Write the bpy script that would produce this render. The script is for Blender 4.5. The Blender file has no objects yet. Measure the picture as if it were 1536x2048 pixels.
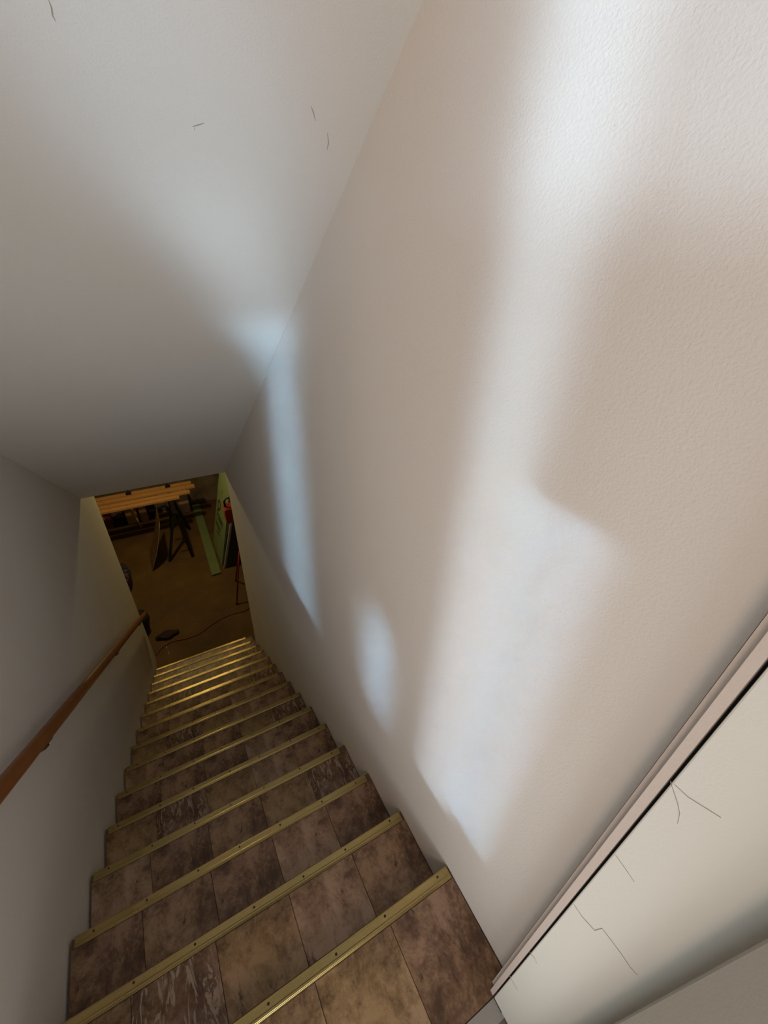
import bpy, bmesh, math, random
from mathutils import Vector, Matrix
random.seed(7)
S = bpy.context.scene
COL = S.collection
PI = math.pi

# ---------------------------------------------------------------- camera
cam_d = bpy.data.cameras.new('camera'); cam = bpy.data.objects.new('camera', cam_d); COL.objects.link(cam)
cam.location = (0.6599, -0.3201, 1.6551)
cam.rotation_euler = (1.004621, -0.041635, -0.510525)
cam_d.sensor_fit = 'HORIZONTAL'; cam_d.sensor_width = 36.0; cam_d.lens = 835.65 / 1536 * 36
cam_d.clip_start = 0.02
S.camera = cam
# ---------------------------------------------------------------- world, lights, exposure
w = bpy.data.worlds.new('world'); S.world = w; w.use_nodes = True
bg = w.node_tree.nodes['Background']; bg.inputs[0].default_value = (0.62, 0.66, 0.72, 1); bg.inputs[1].default_value = 0.25
S.view_settings.view_transform = 'Standard'; S.view_settings.look = 'None'
S.view_settings.gamma = 1; S.view_settings.use_curve_mapping = False
S.view_settings.exposure = 0.0

AZ = math.radians(26)
def beam(name, u0, u1, z0, z1, watts_m2, color, spread=2, tilt=0.0, shape='RECTANGLE', dist=1.6):
    """added narrow-beam lamp shaped to lay one light patch: a rectangle across the direction of travel, u = offset across, z = height at the right wall"""
    d = Vector((math.sin(AZ), math.cos(AZ), math.tan(tilt))).normalized()
    side = Vector((math.cos(AZ), -math.sin(AZ), 0))
    uc = (u0 + u1) / 2; zc = (z0 + z1) / 2
    wall_pt = side * uc
    t = (1.15 - wall_pt.x) / math.sin(AZ)
    end = wall_pt + Vector((math.sin(AZ), math.cos(AZ), 0)) * t; end.z = zc
    L = bpy.data.lights.new(name, 'AREA'); L.shape = shape
    L.size = abs(u1 - u0); L.size_y = abs(z1 - z0)
    L.energy = watts_m2 * L.size * L.size_y; L.color = color; L.spread = math.radians(spread)
    o = bpy.data.objects.new(name, L); COL.objects.link(o)
    o.location = end - d * dist
    o.rotation_euler = d.to_track_quat('-Z', 'Y').to_euler()
    return o
SKY = (0.64, 0.84, 1.0); BLUE = (0.46, 0.75, 1.0)
beam('daylight_patch_beam', 0.945, 1.005, 0.24, 2.3, 3.1, SKY, 2.6)  # added beams, each sized to one cool patch; no window is built
beam('daylight_patch_beam', 1.0, 1.072, 0.30, 1.34, 3.0, BLUE, 1.9)
beam('daylight_patch_beam', 0.93, 1.18, 1.70, 2.4, 2.6, SKY, 6)
beam('daylight_patch_beam', 0.34, 0.52, -0.01, 1.42, 2.7, BLUE, 4, dist=3.0)
beam('daylight_patch_beam', 0.33, 0.54, 1.36, 1.72, 1.7, SKY, 6, dist=3.0)
beam('daylight_patch_beam', 0.28, 0.62, 1.66, 2.1, 1.3, SKY, 9, dist=3.0)
beam('daylight_patch_beam', 0.77, 0.85, 0.12, 0.68, 2.5, BLUE, 5, shape='ELLIPSE')

def area(name, loc, target, sx, sy, energy, color, spread=180):
    L = bpy.data.lights.new(name, 'AREA'); L.shape = 'RECTANGLE'; L.size = sx; L.size_y = sy
    L.energy = energy; L.color = color; L.spread = math.radians(spread)
    o = bpy.data.objects.new(name, L); COL.objects.link(o); o.location = loc
    o.rotation_euler = (Vector(target) - Vector(loc)).to_track_quat('-Z', 'Y').to_euler()
    return o
area('hall_cool_fill', (-0.1, -2.2, 1.0), (0.6, 1.0, 0.9), 1.2, 1.2, 9, (0.88, 0.94, 1.0))  # added soft cool fill from behind the doorway, no window built
area('hall_side_fill', (-1.25, -0.72, 1.0), (1.15, -.2, 1.15), 1.15, 1.4, 9.5, (0.92, 0.97, 0.97))  # added broad fill from the left of the hall
area('hall_warm_fill', (-0.6, -1.0, 1.8), (1.15, 0.5, 1.6), 0.5, 0.5, 9, (1.0, 0.66, 0.45))  # added warm fill for the upper right wall, no fixture built
area('hall_bounce_fill', (0.45, -0.95, 0.35), (0.5, 1.0, 1.9), 0.9, 0.6, 5, (1.0, 0.93, 0.84), 150)  # added up-light imitating bounce off the hall floor
def point(name, loc, e, color, r):
    L = bpy.data.lights.new(name, 'POINT'); L.energy = e; L.color = color; L.shadow_soft_size = r
    o = bpy.data.objects.new(name, L); COL.objects.link(o); o.location = loc; return o
point('basement_lamp_light', (0.42, 5.55, -0.12), 46, (1.0, 0.77, 0.33), 0.05)

# ---------------------------------------------------------------- material helpers
def mat(name, color=(.8, .8, .8), rough=.6, metal=0.0):
    m = bpy.data.materials.new(name); m.use_nodes = True
    b = m.node_tree.nodes['Principled BSDF']
    b.inputs['Base Color'].default_value = (*color, 1); b.inputs['Roughness'].default_value = rough
    b.inputs['Metallic'].default_value = metal
    return m
def nd(m, t, **kw):
    n = m.node_tree.nodes.new(t)
    for k, v in kw.items():
        if k in n.inputs: n.inputs[k].default_value = v
        else: setattr(n, k, v)
    return n
def lk(m, a, b): m.node_tree.links.new(a, b)
def coords(m, scale=(1, 1, 1), loc=(0, 0, 0)):
    tc = nd(m, 'ShaderNodeTexCoord'); mp = nd(m, 'ShaderNodeMapping')
    mp.inputs['Scale'].default_value = scale; mp.inputs['Location'].default_value = loc
    lk(m, tc.outputs['Object'], mp.inputs['Vector']); return mp.outputs['Vector']
def ramp(m, fac, stops):
    r = nd(m, 'ShaderNodeValToRGB'); e = r.color_ramp.elements
    while len(e) < len(stops): e.new(0.5)
    for i, (p, c) in enumerate(stops):
        e[i].position = p; e[i].color = (*c, 1) if len(c) == 3 else c
    lk(m, fac, r.inputs['Fac']); return r.outputs['Color']
def mix(m, fac, a, b, mode='MIX'):
    n = nd(m, 'ShaderNodeMix', data_type='RGBA', blend_type=mode)
    if hasattr(fac, 'links'): lk(m, fac, n.inputs[0])
    else: n.inputs[0].default_value = fac
    for s, v in ((6, a), (7, b)):
        if hasattr(v, 'links'): lk(m, v, n.inputs[s])
        else: n.inputs[s].default_value = (*v, 1)
    return n.outputs[2]
def noise(m, vec, scale, detail=4, rough=.5, w=None, dist=0):
    n = nd(m, 'ShaderNodeTexNoise')
    if w is not None: n.noise_dimensions = '4D'; n.inputs['W'].default_value = w
    n.inputs['Scale'].default_value = scale; n.inputs['Detail'].default_value = detail
    n.inputs['Roughness'].default_value = rough; n.inputs['Distortion'].default_value = dist
    lk(m, vec, n.inputs['Vector']); return n.outputs['Fac']
def bump(m, h, strength, dist):
    n = nd(m, 'ShaderNodeBump'); n.inputs['Strength'].default_value = strength; n.inputs['Distance'].default_value = dist
    lk(m, h, n.inputs['Height']); lk(m, n.outputs['Normal'], m.node_tree.nodes['Principled BSDF'].inputs['Normal'])
def base(m, c): lk(m, c, m.node_tree.nodes['Principled BSDF'].inputs['Base Color'])

def plaster(name, c1, c2, strength=.35):
    m = mat(name, c1, .85); v = coords(m)
    base(m, mix(m, noise(m, v, 1.3, 3), c1, c2))
    a = noise(m, v, 270, 3, .55); b = noise(m, v, 3.5, 2)
    mm = nd(m, 'ShaderNodeMath', operation='MULTIPLY_ADD'); lk(m, b, mm.inputs[0]); mm.inputs[1].default_value = 1.5; lk(m, a, mm.inputs[2])
    bump(m, mm.outputs[0], strength, .0025); return m
M_WALL = plaster('wall_plaster', (.80, .775, .735), (.76, .73, .69))
M_CEIL = plaster('ceiling_plaster', (.77, .765, .74), (.73, .72, .70))
M_PANEL = plaster('painted_board', (.80, .81, .76), (.76, .77, .72), .12)
M_TRIM = plaster('trim_paint', (.74, .66, .60), (.68, .60, .55), .15)
M_DOOR = plaster('door_paint', (.31, .29, .25), (.28, .26, .225), .1)
M_DARK = mat('dark_gap', (.01, .01, .01), .9)

# ---------------------------------------------------------------- mesh helpers
def add_box(bm, lo, hi, bevel=0.0, seg=2):
    vs = [bm.verts.new((x, y, z)) for x in (lo[0], hi[0]) for y in (lo[1], hi[1]) for z in (lo[2], hi[2])]
    fs = [(0, 1, 3, 2), (4, 6, 7, 5), (0, 4, 5, 1), (2, 3, 7, 6), (0, 2, 6, 4), (1, 5, 7, 3)]
    faces = [bm.faces.new([vs[i] for i in f]) for f in fs]
    if bevel:
        es = list({e for f in faces for e in f.edges})
        bmesh.ops.bevel(bm, geom=es, offset=bevel, segments=seg, profile=.5, affect='EDGES')
    return vs
def add_prism(bm, pts, axis, a, b):
    """extrude a closed 2-D outline along an axis; pts are the other two coordinates in order"""
    def P(p, t):
        if axis == 'x': return (t, p[0], p[1])
        if axis == 'y': return (p[0], t, p[1])
        return (p[0], p[1], t)
    A = [bm.verts.new(P(p, a)) for p in pts]; B = [bm.verts.new(P(p, b)) for p in pts]
    n = len(pts)
    bm.faces.new(A); bm.faces.new(B[::-1])
    for i in range(n): bm.faces.new((A[i], B[i], B[(i + 1) % n], A[(i + 1) % n]))
def add_tube(bm, pts, r, seg=10, sx=1.0, sy=1.0, caps=True):
    pts = [Vector(p) for p in pts]; rings = []
    for i, p in enumerate(pts):
        t = (pts[min(i + 1, len(pts) - 1)] - pts[max(i - 1, 0)]).normalized()
        up = Vector((0, 0, 1)) if abs(t.z) < .95 else Vector((0, 1, 0))
        s = t.cross(up).normalized(); u = s.cross(t).normalized()
        rr = r[i] if isinstance(r, (list, tuple)) else r
        rings.append([bm.verts.new(p + s * math.cos(a) * rr * sx + u * math.sin(a) * rr * sy) for a in [2 * PI * k / seg for k in range(seg)]])
    for A, B in zip(rings, rings[1:]):
        for k in range(seg): bm.faces.new((A[k], A[(k + 1) % seg], B[(k + 1) % seg], B[k]))
    if caps: bm.faces.new(rings[0][::-1]); bm.faces.new(rings[-1])
def obj(name, bm, m, parent=None, smooth=False):
    bmesh.ops.recalc_face_normals(bm, faces=bm.faces)
    me = bpy.data.meshes.new(name); bm.to_mesh(me); bm.free()
    if m: me.materials.append(m)
    if smooth:
        for p in me.polygons: p.use_smooth = True
    o = bpy.data.objects.new(name, me); COL.objects.link(o)
    if parent: o.parent = parent
    return o
def boxo(name, lo, hi, m, parent=None, bevel=0.0):
    bm = bmesh.new(); add_box(bm, lo, hi, bevel); return obj(name, bm, m, parent)
def struct(o): o['kind'] = 'structure'; return o
def tag(o, label, cat, group=None):
    o['label'] = label; o['category'] = cat
    if group: o['group'] = group
    return o
def thing(name, label, cat, loc=(0, 0, 0), group=None):
    o = bpy.data.objects.new(name, None); COL.objects.link(o); o.location = loc; o.empty_display_size = .1
    return tag(o, label, cat, group)
def local(o, pts): return [Vector(p) - o.location for p in pts]

# ---------------------------------------------------------------- setting
RUN, RISE = 0.26198, 0.19
SL = RISE / RUN
W0, WS = 1.1498, 0.00467
def wx(y): return W0 - WS * y
ZB = -15 * RISE
YC, YE = 3.416, 4.035
HC = 2.2932

bm = bmesh.new(); add_prism(bm, [(wx(-.253), -.253), (wx(YC), YC), (wx(YC) + .13, YC), (wx(-.253) + .13, -.253)], 'z', ZB, 2.7)
bmesh.ops.bevel(bm, geom=[e for e in bm.edges if abs(e.verts[0].co.y - YC) < 1e-4 and abs(e.verts[1].co.y - YC) < 1e-4 and abs(e.verts[0].co.z - e.verts[1].co.z) > 1 and e.verts[0].co.x < 1.2], offset=.02, segments=5, affect='EDGES')
wr = struct(obj('wall_right', bm, M_WALL))
bm = bmesh.new(); add_prism(bm, [(0, -.253), (0, YE), (-.12, YE), (-.12, -.253)], 'z', ZB, 2.7)
bmesh.ops.bevel(bm, geom=[e for e in bm.edges if abs(e.verts[0].co.y - YE) < 1e-4 and abs(e.verts[1].co.y - YE) < 1e-4 and abs(e.verts[0].co.z - e.verts[1].co.z) > 1], offset=.012, segments=4, affect='EDGES')
struct(obj('wall_left', bm, M_WALL))
bm = bmesh.new(); add_prism(bm, [(-.253, HC + .253 * SL), (YC, HC - YC * SL), (YC, HC - YC * SL + .17), (-.253, HC + .253 * SL + .25)], 'x', -.0, 1.152)
struct(obj('ceiling', bm, M_CEIL))
# wall that holds the doorway at the head of the stairs
bm = bmesh.new(); add_box(bm, (-.12, -.416, 2.05), (1.28, -.2535, 2.75)); add_box(bm, (1.152, -.416, 0.0), (1.5, -.254, 2.05))
struct(obj('wall_back', bm, M_WALL))
# white lining board of the door reveal, with paint cracks
lin = boxo('trim_1', (1.09, -.4155, .006), (1.149, -.2835, 2.05), M_PANEL, None, .002); struct(lin)
struct(boxo('trim_gap_shade', (1.108, -.2835, 0.0), (1.149, -.276, 2.05), M_DARK))  # black strip set deep in the hinge gap as its shade
bm = bmesh.new(); add_prism(bm, [(1.152, -.2545), (1.106, -.2597), (1.106, -.2672), (1.092, -.2688), (1.0905, -.2795), (1.152, -.2795)], 'z', 0.0, 2.05)
struct(obj('trim_3', bm, M_TRIM))

# door, opened into the hall
M_BRASS = mat('brass', (.55, .42, .2), .4, 1)
door = bpy.data.objects.new('door_1', None); COL.objects.link(door); door.location = (1.088, -.4165, 0.012); door['kind'] = 'structure'
door.rotation_euler = (0, 0, math.radians(-107))
bm = bmesh.new(); add_box(bm, (0.0, -.042, 0), (.86, -.004, 2.02), .003)
obj('door_leaf', bm, M_DOOR, door)
bm = bmesh.new(); add_box(bm, (0.0, -.004, 0), (.024, .001, 2.02), .001)
obj('edge_strip', bm, M_DOOR, door)
bm = bmesh.new(); add_tube(bm, [(.80, -.004, 1.0), (.80, .045, 1.0)], .011, 12); add_tube(bm, [(.80, .045, 1.0), (.80, .06, 1.0), (.80, .075, 1.0), (.80, .08, 1.0)], [.012, .026, .024, .01], 16)
obj('door_knob', bm, M_BRASS, door, True)

# floors
M_HALL = mat('hall_floor_vinyl', (.2, .15, .11), .5)
struct(boxo('floor', (-.12, -3.2, -.05), (1.5, -.323, 0.0), M_HALL))
M_THR = plaster('threshold_paint', (.44, .42, .39), (.36, .34, .32), .1)
struct(boxo('trim_4', (.12, -.3225, -.05), (1.0895, -.2835, .002), M_THR))

m = mat('basement_concrete', (.2, .13, .06), .8); v = coords(m)
c = ramp(m, noise(m, v, 1.6, 6, .6), [(.3, (.07, .036, .009)), (.55, (.125, .066, .016)), (.75, (.18, .10, .034))])
c2 = mix(m, ramp(m, noise(m, v, 38, 2, .4), [(.74, (0, 0, 0)), (.78, (1, 1, 1))]), c, (.3, .25, .16)); base(m, c2)
bump(m, noise(m, v, 25, 4), .3, .004); M_CONC = m
struct(boxo('floor_basement', (-2.2, -.3, ZB - .1), (1.9, 7.9, ZB), M_CONC))
m = mat('basement_wall', (.2, .15, .11), .9); v = coords(m)
base(m, ramp(m, noise(m, v, 2.5, 5), [(.35, (.10, .07, .045)), (.65, (.26, .2, .15))])); bump(m, noise(m, v, 14, 4), .4, .01); M_BWALL = m
struct(boxo('wall_basement_far', (-2.2, 7.7, ZB), (1.9, 7.9, 0), M_BWALL))
struct(boxo('wall_basement_right', (1.75, 3.3, ZB), (1.9, 7.7, 0), M_BWALL))
struct(boxo('wall_basement_left', (-2.2, 3.3, ZB), (-2.05, 7.7, 0), M_BWALL))
bm = bmesh.new(); add_box(bm, (-2.05, 3.3, ZB), (-.121, 3.4, 0)); add_box(bm, (1.27, 3.3, ZB), (1.75, 3.4, 0))
struct(obj('wall_basement_near', bm, M_BWALL))
bm = bmesh.new(); add_box(bm, (-2.2, YC + .001, -.02), (1.9, 7.9, .1)); add_box(bm, (-2.2, 3.3, -.02), (-.121, YC + .001, .1)); add_box(bm, (1.272, 3.3, -.02), (1.9, YC + .001, .1))
struct(obj('ceiling_basement', bm, M_BWALL))

# ---------------------------------------------------------------- staircase
def tile_mat(i, dark, mid, light, lo, hi, streak=None):
    m = mat('vinyl_tile_%d' % i, mid, .42)
    v = coords(m, (1, 1, 1), (i * 3.1, i * 1.7, 0))
    va = nd(m, 'ShaderNodeMapping'); va.inputs['Scale'].default_value = (1.25, .8, 1); va.inputs['Rotation'].default_value = (0, 0, .5); lk(m, v, va.inputs['Vector']); a = noise(m, va.outputs[0], 8, 9, .7, dist=.45); b = noise(m, v, 60, 5, .75)
    mm = nd(m, 'ShaderNodeMath', operation='MULTIPLY_ADD'); lk(m, b, mm.inputs[0]); mm.inputs[1].default_value = .35; lk(m, a, mm.inputs[2])
    c = ramp(m, mm.outputs[0], [(lo, dark), ((lo + hi) / 2, mid), (hi, light)])
    vt = nd(m, 'ShaderNodeMapping'); vt.inputs['Scale'].default_value = (16, 5, 1); vt.inputs['Rotation'].default_value = (0, 0, .35); lk(m, v, vt.inputs['Vector'])
    bl = ramp(m, noise(m, vt.outputs[0], 1.3, 6, .7, dist=.3), [(.33, (1, 1, 1)), (.40, (0, 0, 0))])
    warm = ramp(m, noise(m, v, 5, 5, .6), [(.42, (1.0, .90, .74)), (.58, (1.12, 1.04, 1.02))])
    c = mix(m, 1.0, c, warm, 'MULTIPLY')
    c = mix(m, bl, c, tuple(x * .6 for x in dark))
    if streak:
        s = ramp(m, noise(m, vt.outputs[0], 2.2, 4, .6, dist=2.2), [(.53, (0, 0, 0)), (.60, (1, 1, 1))])
        c = mix(m, s, c, streak)
    base(m, c); bump(m, b, .15, .002); return m
TM = [
    tile_mat(1, (.10, .054, .032), (.22, .138, .086), (.38, .27, .18), .56, .78),
    tile_mat(2, (.13, .078, .05), (.29, .195, .135), (.42, .315, .225), .54, .76),
    tile_mat(3, (.08, .042, .024), (.18, .108, .066), (.32, .215, .14), .56, .78),
    tile_mat(4, (.12, .074, .036), (.27, .185, .10), (.40, .29, .175), .54, .76),
    tile_mat(5, (.07, .034, .02), (.15, .085, .05), (.26, .175, .12), .55, .78, (.40, .31, .235)),
]
PAT = [  # five columns, repeating every three treads
    [1, 2, 0, 3, 4], [3, 4, 3, 1, 0], [2, 0, 2, 1, 2]]
M_PLY = mat('stair_wood', (.16, .10, .06), .7)
m = mat('brass_strip', (.60, .45, .19), .34, 1.0); v = coords(m)
base(m, mix(m, noise(m, coords(m, (3, 60, 60)), 1.0, 4, .6), (.36, .27, .105), (.58, .45, .20)))
wv = nd(m, 'ShaderNodeTexWave', bands_direction='Y'); wv.inputs['Scale'].default_value = 130; wv.inputs['Distortion'].default_value = .4
lk(m, v, wv.inputs['Vector']); bump(m, wv.outputs['Fac'], .25, .001)
M_STRIP = m
rg = nd(m, 'ShaderNodeMapRange'); lk(m, noise(m, coords(m, (6, 40, 40)), 1.0, 3), rg.inputs[0]); rg.inputs[3].default_value = .15; rg.inputs[4].default_value = .34
lk(m, rg.outputs[0], m.node_tree.nodes['Principled BSDF'].inputs['Roughness'])
M_SCREW = mat('screw_dark', (.05, .035, .02), .5, .6)

stairs = thing('staircase', 'long straight staircase with brown marbled vinyl treads and brass nosing strips', 'stairs', (0, 0, 0))
SEAM = [0.012, .222, .455, .690, .922, None]
tile_cache = {}
screw_me = None
bm = bmesh.new(); add_tube(bm, [(0, 0, -.001), (0, 0, .0008), (0, 0, .0012)], [.0035, .0035, .0015], 8)
sc0 = obj('screw', bm, M_SCREW, None); screw_me = sc0.data; bpy.data.objects.remove(sc0)
for k in range(15):
    yf = k * RUN; z = -k * RISE
    yb = -.283 if k == 0 else (k - 1) * RUN
    X1 = wx(yf) - .002
    bm = bmesh.new(); add_box(bm, (.008, yb, z - .035), (X1, yf, z - .004))
    tr = obj('tread', bm, M_PLY, stairs)
    boxo('riser', (.008, yf - .03, z - RISE + .0005), (X1, yf - .012, z - .0352), M_PLY, stairs)
    for cidx in range(5):
        x0 = SEAM[cidx]; x1 = SEAM[cidx + 1] or X1
        if cidx == 0: x0 = .010
        y0 = yb + .0015; y1 = yf - .0315
        bm = bmesh.new(); add_box(bm, (x0 + .0008, y0, z - .0039), (x1 - .0008, y1, z + random.uniform(0, .0006)), .0007, 1)
        # coordinates local to the tile keep the print the same on alike tiles
        off = Vector((x0, y0, z))
        for vv in bm.verts: vv.co -= off
        t = obj('tile', bm, TM[(PAT[k % 3] if k else [1, 2, 3, 3, 2])[cidx]], tr); t.location = off
    # brass nosing strip: flat wearing face, raised back bead and a lip over the edge
    a = .016 if k % 2 else .02; bx = X1 - (.004, .008, .018, .035, .01, .012, .008, .03, .04, .03, .02, .03, .04, .06, .08)[k]
    prof = [(yf + .003, z - .022), (yf + .003, z + .0005), (yf + .0005, z + .003), (yf - .0185, z + .003), (yf - .021, z + .0045), (yf - .0245, z + .0045), (yf - .0305, z + .0012), (yf - .0305, z - .0039), (yf - .0005, z - .0039), (yf + .0002, z - .022)]
    bm = bmesh.new(); add_prism(bm, [(p[0] - yf, p[1] - z) for p in prof], 'x', a, bx)
    st = obj('nosing_strip', bm, M_STRIP, stairs); st.location = (0, yf, z)
    n = 7
    for q in range(n):
        s = bpy.data.objects.new('screw', screw_me); COL.objects.link(s); s.parent = st
        s.location = (a + .05 + (bx - a - .1) * q / (n - 1) + random.uniform(-.012, .012), -.009 + random.uniform(-.003, .003), .003)
# little white filler pieces between the treads and the left wall
M_FILL = plaster('filler', (.42, .40, .33), (.3, .28, .22), .2)

# ---------------------------------------------------------------- handrail
m = mat('varnished_oak', (.33, .13, .035), .38); v = coords(m, (30, 1.5, 30))
base(m, mix(m, noise(m, v, 1.0, 6, .6), (.17, .05, .01), (.30, .105, .025))); bump(m, noise(m, v, 1.6, 4), .12, .002)
M_OAK = m
rail = thing('handrail', 'long reddish-brown wooden handrail on the left wall of the stairs', 'handrail', (0, 0, 0))
def rz(y): return .832 - .7253 * y
bm = bmesh.new(); ys = [-.12 + i * (4.02 + .12) / 12 for i in range(13)]
add_tube(bm, [(.062, y, rz(y)) for y in ys], .0235, 16, 1.0, 1.1)
obj('rail', bm, M_OAK, rail, True)
M_BRK = mat('bracket_metal', (.12, .08, .04), .45, .8)
for y in (.0, .95, 2.27, 3.5):
    z = rz(y)
    bm = bmesh.new()
    add_tube(bm, [(.0015, y, z - .062), (.006, y, z - .062)], .028, 16)
    add_tube(bm, [(.004, y, z - .062), (.03, y, z - .061), (.052, y, z - .055), (.062, y, z - .045), (.063, y, z - .028)], [.007, .0065, .006, .006, .008], 10)
    add_box(bm, (.05, y - .03, z - .032), (.074, y + .03, z - .027))
    for vv in bm.verts:
        if abs(vv.co.z - z + .03) < .004 and .049 < vv.co.x < .075 and abs(abs(vv.co.y - y) - .03) < 1e-4: vv.co.z -= .7253 * (vv.co.y - y)
    obj('bracket', bm, M_BRK, rail)

# ---------------------------------------------------------------- basement things
m = mat('pine', (.42, .22, .08), .55); v = coords(m, (1.5, 22, 22))
base(m, mix(m, noise(m, v, 1.2, 5, .6), (.54, .25, .08), (.74, .40, .16))); M_PINE = m; M_PLANKEND = mat('plank_end', (.8, .6, .38), .7)
M_KNOT = mat('knot', (.12, .04, .015), .6)
def plank(x0, x1, y, z, wid, label, skew=0.0):
    bm = bmesh.new(); add_box(bm, (0, -wid / 2, -.019), (x1 - x0, wid / 2, .019), .002, 1)
    t = thing('lumber_plank', label, 'lumber', (x0, y, z), 'pine planks laid across the sawhorses'); t.rotation_euler = (0, 0, skew)
    obj('board', bm, M_PINE, t)
    for q in range(6):
        kx = random.uniform(.1, x1 - x0 - .1); ky = random.uniform(-.3, .3) * wid
        bm = bmesh.new(); add_tube(bm, [(kx, ky, .0185), (kx, ky, .0196)], random.uniform(.005, .011), 8); obj('knot', bm, M_KNOT, t)
    return t
plank(-1.5, .75, 6.625, -2.069, .088, 'pine plank on the sawhorse, nearest to the stairs and shortest at its right end', .006)
plank(-1.45, .935, 6.775, -2.069, .092, 'pine plank on the sawhorse, second from the stairs', -.008)
plank(-1.45, 1.035, 6.925, -2.069, .09, 'pine plank on the sawhorse, third from the stairs, reaching furthest right', .004)
plank(-1.2, 1.0, 7.075, -2.069, .09, 'pine plank behind the others, mostly hidden by the sloped ceiling')
for i, (cx, lb) in enumerate(((.02, 'small dark clamp on the rearmost plank, left of the middle'), (.62, 'small dark clamp on the rearmost plank, above the sawhorse'))):
    t = thing('clamp', lb, 'clamp', (cx, 7.05, -2.0495), 'clamps on the planks')
    bm = bmesh.new(); add_box(bm, (-.04, -.03, .0), (.04, .03, .035), .004); obj('jaw', bm, M_DARK, t)
    bm = bmesh.new(); add_tube(bm, [(0, 0, .035), (0, 0, .1)], .008, 8); obj('screw_handle', bm, M_DARK, t)

M_BLACK = mat('black_steel', (.012, .011, .013), .45, .3)
def sawhorse(x, label, extra=()):
    t = thing('sawhorse', label, 'sawhorse', (x, 6.6, ZB))
    bm = bmesh.new(); add_box(bm, (-.035, -.42, .69), (.035, .62, .76), .004); obj('crossbar', bm, M_BLACK, t)
    for sx, sy, fx, fy in ((1, -1, .10, -.66), (-1, -1, -.25, -.62), (1, 1, .17, .19), (-1, 1, -.12, .30)):
        bm = bmesh.new(); add_tube(bm, [(sx * .02, fy * .55, .70), (fx, fy, .006)], .026, 4); obj('leg', bm, M_BLACK, t)
    bm = bmesh.new(); add_tube(bm, [(-.09, -.5, .3), (.06, -.5, .3)], .01, 6); obj('stretcher', bm, M_BLACK, t)
    return t
sawhorse(.62, 'black sawhorse under the right end of the pine planks')
sawhorse(-1.0, 'black sawhorse under the left end of the pine planks, hidden by the wall')

# bowed brown board leaning on the sawhorse
m = mat('hardboard', (.25, .16, .09), .6); M_HB = m
base(m, mix(m, noise(m, coords(m), 6, 4), (.14, .08, .04), (.2, .125, .07)))
bo = thing('bowed_board', 'thin brown board bowed and leaning against the black sawhorse', 'board', (.1, 5.83, ZB))
curve = [(.0, .0, .0), (.115, .03, .235), (.2, .07, .455), (.262, .12, .66), (.29, .18, .745)]
def sheet(curve, dy, th, nrm=(-.0, 0, 1)):
    bm = bmesh.new(); rows = []
    for (x, y, z) in curve:
        rows.append([bm.verts.new((x, y, z + .002)), bm.verts.new((x, y + dy, z + .002)), bm.verts.new((x - th, y + dy, z + th + .002)), bm.verts.new((x - th, y, z + th + .002))])
    for A, B in zip(rows, rows[1:]):
        for k in range(4): bm.faces.new((A[k], A[(k + 1) % 4], B[(k + 1) % 4], B[k]))
    bm.faces.new(rows[0]); bm.faces.new(rows[-1][::-1]); return bm
obj('sheet', sheet(curve, .55, .004), M_HB, bo)
M_EDGE = mat('pale_edge', (.42, .32, .23), .6)
bm = bmesh.new(); add_tube(bm, [(x - .002, y - .003, z + .006) for x, y, z in curve], .0035, 5); e = obj('cut_edge', bm, M_EDGE, bo); e['label'] = 'pale cut edge of the board'

# green insulation boards
m = mat('green_foam', (.2, .3, .14), .75); base(m, mix(m, noise(m, coords(m), 5, 3), (.11, .17, .075), (.17, .23, .11))); M_GREEN = m
M_INK = mat('print_ink', (.012, .025, .008), .7)
gb = thing('floor_board', 'long pale-green foam board strip lying flat on the basement floor', 'board', (0, 0, 0))
bm = bmesh.new(); add_prism(bm, [(.91, 5.29), (1.05, 5.30), (1.085, 7.62), (.95, 7.60)], 'z', ZB + .001, ZB + .031); obj('strip', bm, M_GREEN, gb)

lean = .24
gs = thing('foam_sheet', 'tall pale-green foam sheet with dark print standing on end against the basement side wall', 'insulation board', (1.09, 5.47, ZB))
def leanpt(s, y, off=0): # s = height up the sheet, off = distance out of its face
    c = 1 / math.sqrt(1 + lean * lean)
    return Vector((lean * s * c - off * c, y, s * c + off * lean * c))
bm = bmesh.new(); vs = []
for s in (0.016, 2.4):
    for y, off in ((0, 0), (.74, 0), (.74, -.03), (0, -.03)):
        vs.append(bm.verts.new(leanpt(s, y, off)))
for k in range(4): bm.faces.new((vs[k], vs[(k + 1) % 4], vs[4 + (k + 1) % 4], vs[4 + k]))
bm.faces.new(vs[:4]); bm.faces.new(vs[4:][::-1])
M_GREEN2 = mat('green_sheet', (.2, .27, .12), .7); base(M_GREEN2, mix(M_GREEN2, noise(M_GREEN2, coords(M_GREEN2), 4, 3), (.17, .24, .10), (.24, .31, .16))); obj('sheet', bm, M_GREEN2, gs)
def text_part(txt, size, s, y, parent, mtl, italic=.2, label=None):
    cu = bpy.data.curves.new('print', 'FONT'); cu.body = txt; cu.size = size; cu.shear = italic; cu.extrude = .0006; cu.offset = size * .012
    o = bpy.data.objects.new('tmp', cu); COL.objects.link(o)
    dg = bpy.context.evaluated_depsgraph_get(); me = bpy.data.meshes.new_from_object(o.evaluated_get(dg))
    bpy.data.objects.remove(o); me.materials.clear(); me.materials.append(mtl)
    p = bpy.data.objects.new('print', me); COL.objects.link(p); p.parent = parent
    c = 1 / math.sqrt(1 + lean * lean)
    X = Vector((0, -1, 0)); Y = Vector((lean * c, 0, c)); Z = X.cross(Y)
    M = Matrix((X, Y, Z)).transposed().to_4x4(); M.translation = leanpt(s, y, .0016); p.matrix_local = M
    return p
text_part('Foam', .215, .60, .66, gs, M_INK)
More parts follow.
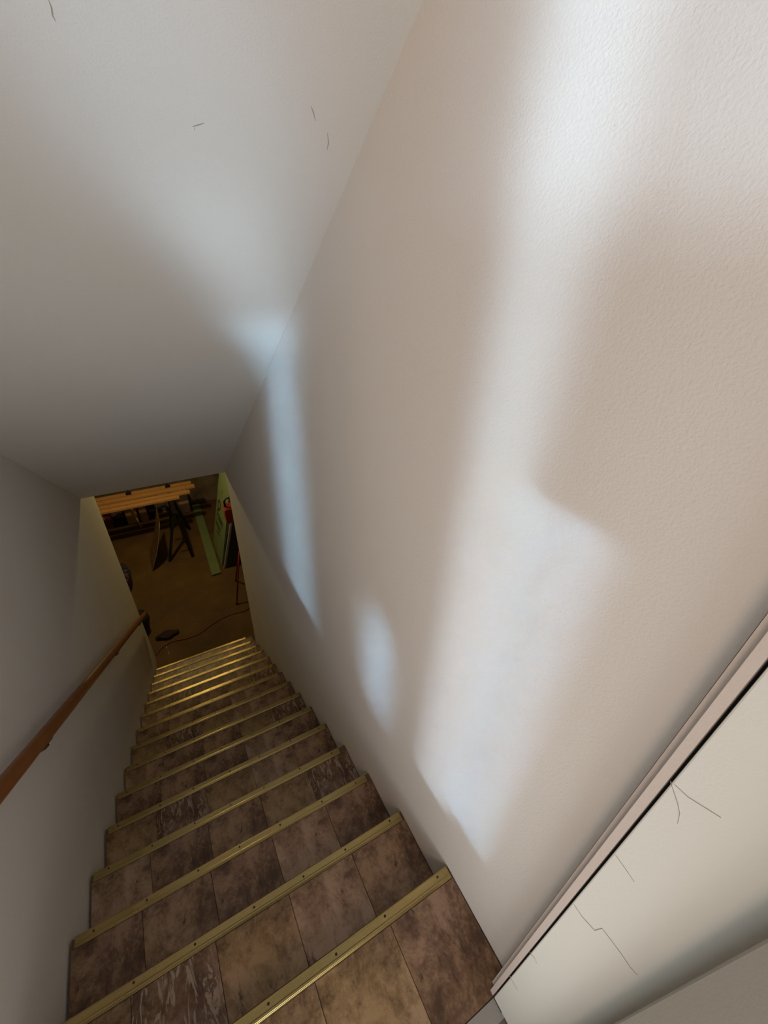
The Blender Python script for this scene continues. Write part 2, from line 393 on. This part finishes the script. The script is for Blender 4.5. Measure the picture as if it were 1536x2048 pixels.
text_part('board', .14, .45, .65, gs, M_INK)
text_part('insulation', .055, .37, .52, gs, M_INK, 0)
text_part('O', .26, .76, .66, gs, M_INK)
text_part('/', .14, 1.10, .44, gs, M_INK)
ws = thing('white_board', 'thin pale-grey board edge leaning just in front of the green foam sheet, with a black backing added for shade', 'board', (1.135, 5.40, ZB))
bm = bmesh.new()
vs = []
for s in (0.002, 1.1):
    for y, x in ((0, 0), (.03, 0), (.03, .3), (0, .3)):
        vs.append(bm.verts.new((x + .28 * s, y, s)))
for k in range(4): bm.faces.new((vs[k], vs[(k + 1) % 4], vs[4 + (k + 1) % 4], vs[4 + k]))
bm.faces.new(vs[:4]); bm.faces.new(vs[4:][::-1])
M_SHADE = mat('shade_black', (.04, .045, .05), .6); obj('shade_panel', bm, M_SHADE, ws)  # near-black board standing in for the shadow on the wall
M_LG = mat('light_edge', (.42, .46, .4), .6)
bm = bmesh.new(); vs = []
for s in (0.002, 1.1):
    for y, x in ((-.002, -.03), (.03, -.03), (.03, -.0005), (-.002, -.0005)):
        vs.append(bm.verts.new((x + .28 * s, y, s)))
for k in range(4): bm.faces.new((vs[k], vs[(k + 1) % 4], vs[4 + (k + 1) % 4], vs[4 + k]))
bm.faces.new(vs[:4]); bm.faces.new(vs[4:][::-1]); obj('edge', bm, M_LG, ws)['label'] = 'pale edge strip'

# work light on a tripod
M_RED = mat('red_paint', (.24, .015, .012), .4); M_RUB = mat('rubber', (.015, .015, .018), .6); M_RED_LIT = mat('red_lit_side', (.42, .11, .09), .4)
wl = thing('work_light', 'red work light with black handle on a tripod behind the right wall', 'work light', (1.33, 4.74, ZB))
bm = bmesh.new(); add_box(bm, (-.12, -.09, 1.30), (.06, .09, 1.52), .012)
obj('housing', bm, M_RED, wl)
bm = bmesh.new(); add_box(bm, (-.128, -.06, 1.34), (-.12, .06, 1.49), .002); obj('lit_side_plate', bm, M_RED_LIT, wl)['label'] = 'side of the red housing, coloured paler as its lit side'  # paler red paints the lit side of the housing
bm = bmesh.new(); add_tube(bm, [(-.10, 0, 1.52), (-.10, 0, 1.60), (-.07, 0, 1.64), (-.01, 0, 1.64), (.03, 0, 1.60), (.03, 0, 1.52)], .014, 8); obj('handle', bm, M_RUB, wl, True)
bm = bmesh.new(); add_tube(bm, [(-.02, 0, .55), (-.02, 0, 1.30)], .016, 10); obj('pole', bm, M_RUB, wl, True)
for i, a in enumerate((math.radians(229), math.radians(349), math.radians(109))):
    bm = bmesh.new(); add_tube(bm, [(-.02, 0, .78), (-.02 + .3 * math.cos(a), .3 * math.sin(a), .02)], .011, 8)
    lg = obj('leg', bm, M_RED, wl, True)
    bm = bmesh.new(); add_tube(bm, [(-.02 + .29 * math.cos(a), .29 * math.sin(a), .05), (-.02 + .305 * math.cos(a), .305 * math.sin(a), .002)], .017, 8); obj('foot', bm, M_RED, lg, True)

# cord across the floor
pts = [(-.1, 4.0), (.01, 4.07), (.08, 4.15), (.21, 4.2), (.38, 4.17), (.55, 4.18), (.68, 4.25), (.83, 4.31), (1.0, 4.34), (1.22, 4.33), (1.34, 4.5), (1.36, 4.66)]
cu = []
for i in range(len(pts) - 1):
    for j in range(4):
        t = j / 4; p0 = pts[max(i - 1, 0)]; p1 = pts[i]; p2 = pts[i + 1]; p3 = pts[min(i + 2, len(pts) - 1)]
        cu.append(tuple(.5 * (2 * p1[a] + (p2[a] - p0[a]) * t + (2 * p0[a] - 5 * p1[a] + 4 * p2[a] - p3[a]) * t * t + (3 * p1[a] - p0[a] - 3 * p2[a] + p3[a]) * t ** 3) for a in (0, 1)) + (ZB + .0065,))
cu.append((*pts[-1], ZB + .0065))
cu = [c for c in cu if c[0] > .0 or c[1] > 4.04]
bm = bmesh.new(); add_tube(bm, cu, .006, 8)
tag(obj('power_cord', bm, mat('cord_red', (.22, .03, .02), .5), None, True), 'thin dark red power cord snaking across the floor at the foot of the stairs', 'cord')

def lump(name, label, cat, c, r, m, seed, parts=None):
    rnd = random.Random(seed); t = thing(name, label, cat, (c[0], c[1], c[2]))
    bm = bmesh.new(); bmesh.ops.create_icosphere(bm, subdivisions=3, radius=1)
    for vv in bm.verts:
        n = 1 + .14 * math.sin(vv.co.x * 5 + seed) * math.cos(vv.co.y * 4 + seed * 2) + .1 * math.sin(vv.co.z * 7 + vv.co.x * 6)
        vv.co = Vector((vv.co.x * r[0] * n, vv.co.y * r[1] * n, max(vv.co.z, -.85) * r[2] * n + r[2] * .85))
    z0 = min(vv.co.z for vv in bm.verts)
    for vv in bm.verts: vv.co.z -= z0 - .001
    obj('body', bm, m, t, True); return t
M_BAG = mat('patterned_cloth', (.03, .02, .05), .7); v = coords(M_BAG)
base(M_BAG, mix(M_BAG, ramp(M_BAG, noise(M_BAG, v, 30, 2), [(.58, (0, 0, 0)), (.62, (1, 1, 1))]), (.015, .01, .02), (.14, .11, .2)))
bg_ = lump('cloth_bag', 'dark patterned bag lying on the basement floor past the end of the left wall', 'bag', (-.29, 5.62, ZB), (.115, .34, .16), M_BAG, 3)
bm = bmesh.new(); add_tube(bm, [(.0, -.2, .26), (.03, -.15, .33), (.03, .05, .34), (0, .12, .28)], .012, 8); obj('strap', bm, M_BAG, bg_, True)
bo2 = lump('small_bag', 'small black bag on the floor right behind the lower end of the handrail', 'bag', (-.16, 4.60, ZB), (.16, .16, .15), mat('black_cloth', (.008, .01, .014), .6), 5)
bm = bmesh.new(); add_tube(bm, [(-.05, 0, .2), (0, .02, .27), (.06, .02, .2)], .01, 8); obj('handle', bm, M_RUB, bo2, True)
M_RAG = mat('dark_red_cloth', (.03, .012, .009), .85)
rg_ = lump('rag', 'dark crumpled rag beside the cord at the foot of the stairs', 'rag', (.17, 4.34, ZB), (.14, .07, .02), M_RAG, 8)
M_WHT = mat('white_plastic', (.6, .55, .45), .5)
for i, (x, y, a, L) in enumerate(((.135, 4.135, 1.7, .05), (.15, 4.03, 1.6, .05))):
    bm = bmesh.new(); add_tube(bm, [(-L / 2, 0, .004), (-L * .3, 0, .005), (L * .35, 0, .005), (L / 2, 0, .004)], [.0025, .004, .004, .0015], 6)
    o = obj('wall_plug', bm, M_WHT); o.location = (x, y, ZB + .0005); o.rotation_euler = (0, 0, a)
    tag(o, ('small white plastic plug on the floor just above the cord', 'small white plastic plug on the floor between the cord and the bottom step')[i], 'plug')

# cartons and odds and ends at the far wall
def carton(name, x0, x1, y0, y1, h, c, label, cat='box', tape=True, rot=0):
    t = thing(name, label, cat, ((x0 + x1) / 2, (y0 + y1) / 2, ZB)); t.rotation_euler = (0, 0, rot)
    hx, hy = (x1 - x0) / 2, (y1 - y0) / 2; mm_ = mat(name + '_board', c, .8)
    v = coords(mm_); base(mm_, mix(mm_, noise(mm_, v, 12, 3), tuple(q * .8 for q in c), tuple(min(1, q * 1.15) for q in c)))
    obj('body', (lambda b: (add_box(b, (-hx, -hy, .001), (hx, hy, h), .004), b)[1])(bmesh.new()), mm_, t)
    bm = bmesh.new(); add_box(bm, (-hx, -hy, h + .0005), (-.002, hy, h + .005)); obj('flap', bm, mm_, t)
    bm = bmesh.new(); add_box(bm, (.002, -hy, h + .0005), (hx, hy, h + .005)); obj('flap', bm, mm_, t)
    if tape: bm = bmesh.new(); add_box(bm, (-.025, -hy - .001, h * .6), (.025, -hy - .0002, h)); obj('tape', bm, mat('tape', (.45, .3, .12), .3), t)
    return t
carton('carton', -.17, .01, 7.43, 7.66, .42, (.5, .3, .08), 'yellowish cardboard carton standing at the far basement wall under the planks')
carton('carton', .05, .17, 7.42, 7.6, .40, (.42, .25, .13), 'narrow brown carton at the far wall, between the yellowish carton and the blue-black case')
carton('case', .19, .31, 7.45, 7.62, .30, (.015, .025, .06), 'blue-black case at the far wall right of the narrow carton', 'case', False, .15)
carton('carton', .535, .90, 7.42, 7.62, .45, (.62, .48, .34), 'large pale carton at the far wall behind the sawhorse')
carton('carton', -.62, -.40, 7.40, 7.62, .34, (.2, .05, .035), 'reddish-brown carton at the far wall, mostly behind the left wall')
lump('sack', 'round dark sack on the floor between the reddish and yellowish cartons', 'sack', (-.27, 7.45, ZB), (.09, .09, .12), mat('dark_sack', (.02, .01, .012), .8), 11)
t = thing('wood_offcut', 'pale wood offcut upright at the far wall, left of the large pale carton', 'lumber', (.455, 7.62, ZB)); bm = bmesh.new(); add_box(bm, (-.03, -.02, .001), (.03, .02, .42), .003); obj('block', bm, mat('pale_wood', (.6, .48, .33), .7), t)
bm = bmesh.new(); add_box(bm, (-.031, -.021, .12), (.031, .021, .14)); obj('tape_band', bm, M_DARK, t)
bm = bmesh.new(); add_tube(bm, [(-.06, 7.36, -2.35), (.03, 7.22, ZB + .012)], .011, 6); tag(obj('wooden_stick', bm, M_PINE), 'thin wooden stick leaning on the far wall in front of the yellowish carton', 'stick')

# ---------------------------------------------------------------- cracks in paint and plaster
M_CRACK = mat('crack', (.38, .34, .29), .9)
def ribbon(name, pts, n, wd, parent):
    pts = [Vector(p) for p in pts]; n = Vector(n); bm = bmesh.new(); prev = None
    for i, p in enumerate(pts):
        t = (pts[min(i + 1, len(pts) - 1)] - pts[max(i - 1, 0)]).normalized(); s = t.cross(n).normalized() * (wd * (.35 if i in (0, len(pts) - 1) else 1)) / 2
        q = (bm.verts.new(p + s + n * .0006), bm.verts.new(p - s + n * .0006), bm.verts.new(p - s - n * .001), bm.verts.new(p + s - n * .001))
        if prev:
            for k in range(4): bm.faces.new((prev[k], prev[(k + 1) % 4], q[(k + 1) % 4], q[k]))
        else: bm.faces.new(q)
        prev = q
    bm.faces.new(prev[::-1]); return obj(name, bm, M_CRACK, parent)
for pts, wd in (
    ([(1.09, -0.282, 1.1416), (1.09, -0.2891, 1.1334), (1.09, -0.2986, 1.1224), (1.09, -0.3056, 1.1115), (1.09, -0.3101, 1.0948)], 0.0007),
    ([(1.09, -0.2864, 1.1428), (1.09, -0.3015, 1.1435), (1.09, -0.3164, 1.1504), (1.09, -0.3305, 1.1569)], 0.00035),
    ([(1.09, -0.2868, 0.7339), (1.09, -0.304, 0.7326), (1.09, -0.3247, 0.7418), (1.09, -0.3286, 0.7676), (1.09, -0.3409, 0.7692), (1.09, -0.3616, 0.7706), (1.09, -0.3759, 0.7689), (1.09, -0.3862, 0.7723)], 0.0007),
    ([(1.09, -0.2788, 0.2178), (1.09, -0.2922, 0.2191), (1.09, -0.3053, 0.2202)], 0.0006),
    ([(1.09, -0.2815, 0.4228), (1.09, -0.2935, 0.4306), (1.09, -0.3008, 0.4254)], 0.0005),
    ([(1.09, -0.2865, 0.9406), (1.09, -0.3039, 0.9373), (1.09, -0.318, 0.9333)], 0.0003),
): ribbon('paint_crack', pts, (-1, 0, 0), wd, lin)
for pts in (
    [(0.6678, 0.5535, 1.8918), (0.669, 0.5595, 1.8874), (0.668, 0.5661, 1.8827), (0.6697, 0.571, 1.8791)],
    [(0.833, 0.6634, 1.8121), (0.8409, 0.6601, 1.8145), (0.851, 0.6557, 1.8177)],
    [(0.837, 0.6695, 1.8077), (0.8354, 0.6646, 1.8112)],
    [(1.0239, 0.6051, 1.8543), (1.0314, 0.6134, 1.8483), (1.0392, 0.625, 1.8399)],
    [(1.068, 0.6391, 1.8297), (1.0762, 0.6548, 1.8183), (1.0782, 0.6677, 1.809)],
): ribbon('plaster_crack', pts, (0.0000, -0.5871, -0.8095), .0018, bpy.data.objects['ceiling'])
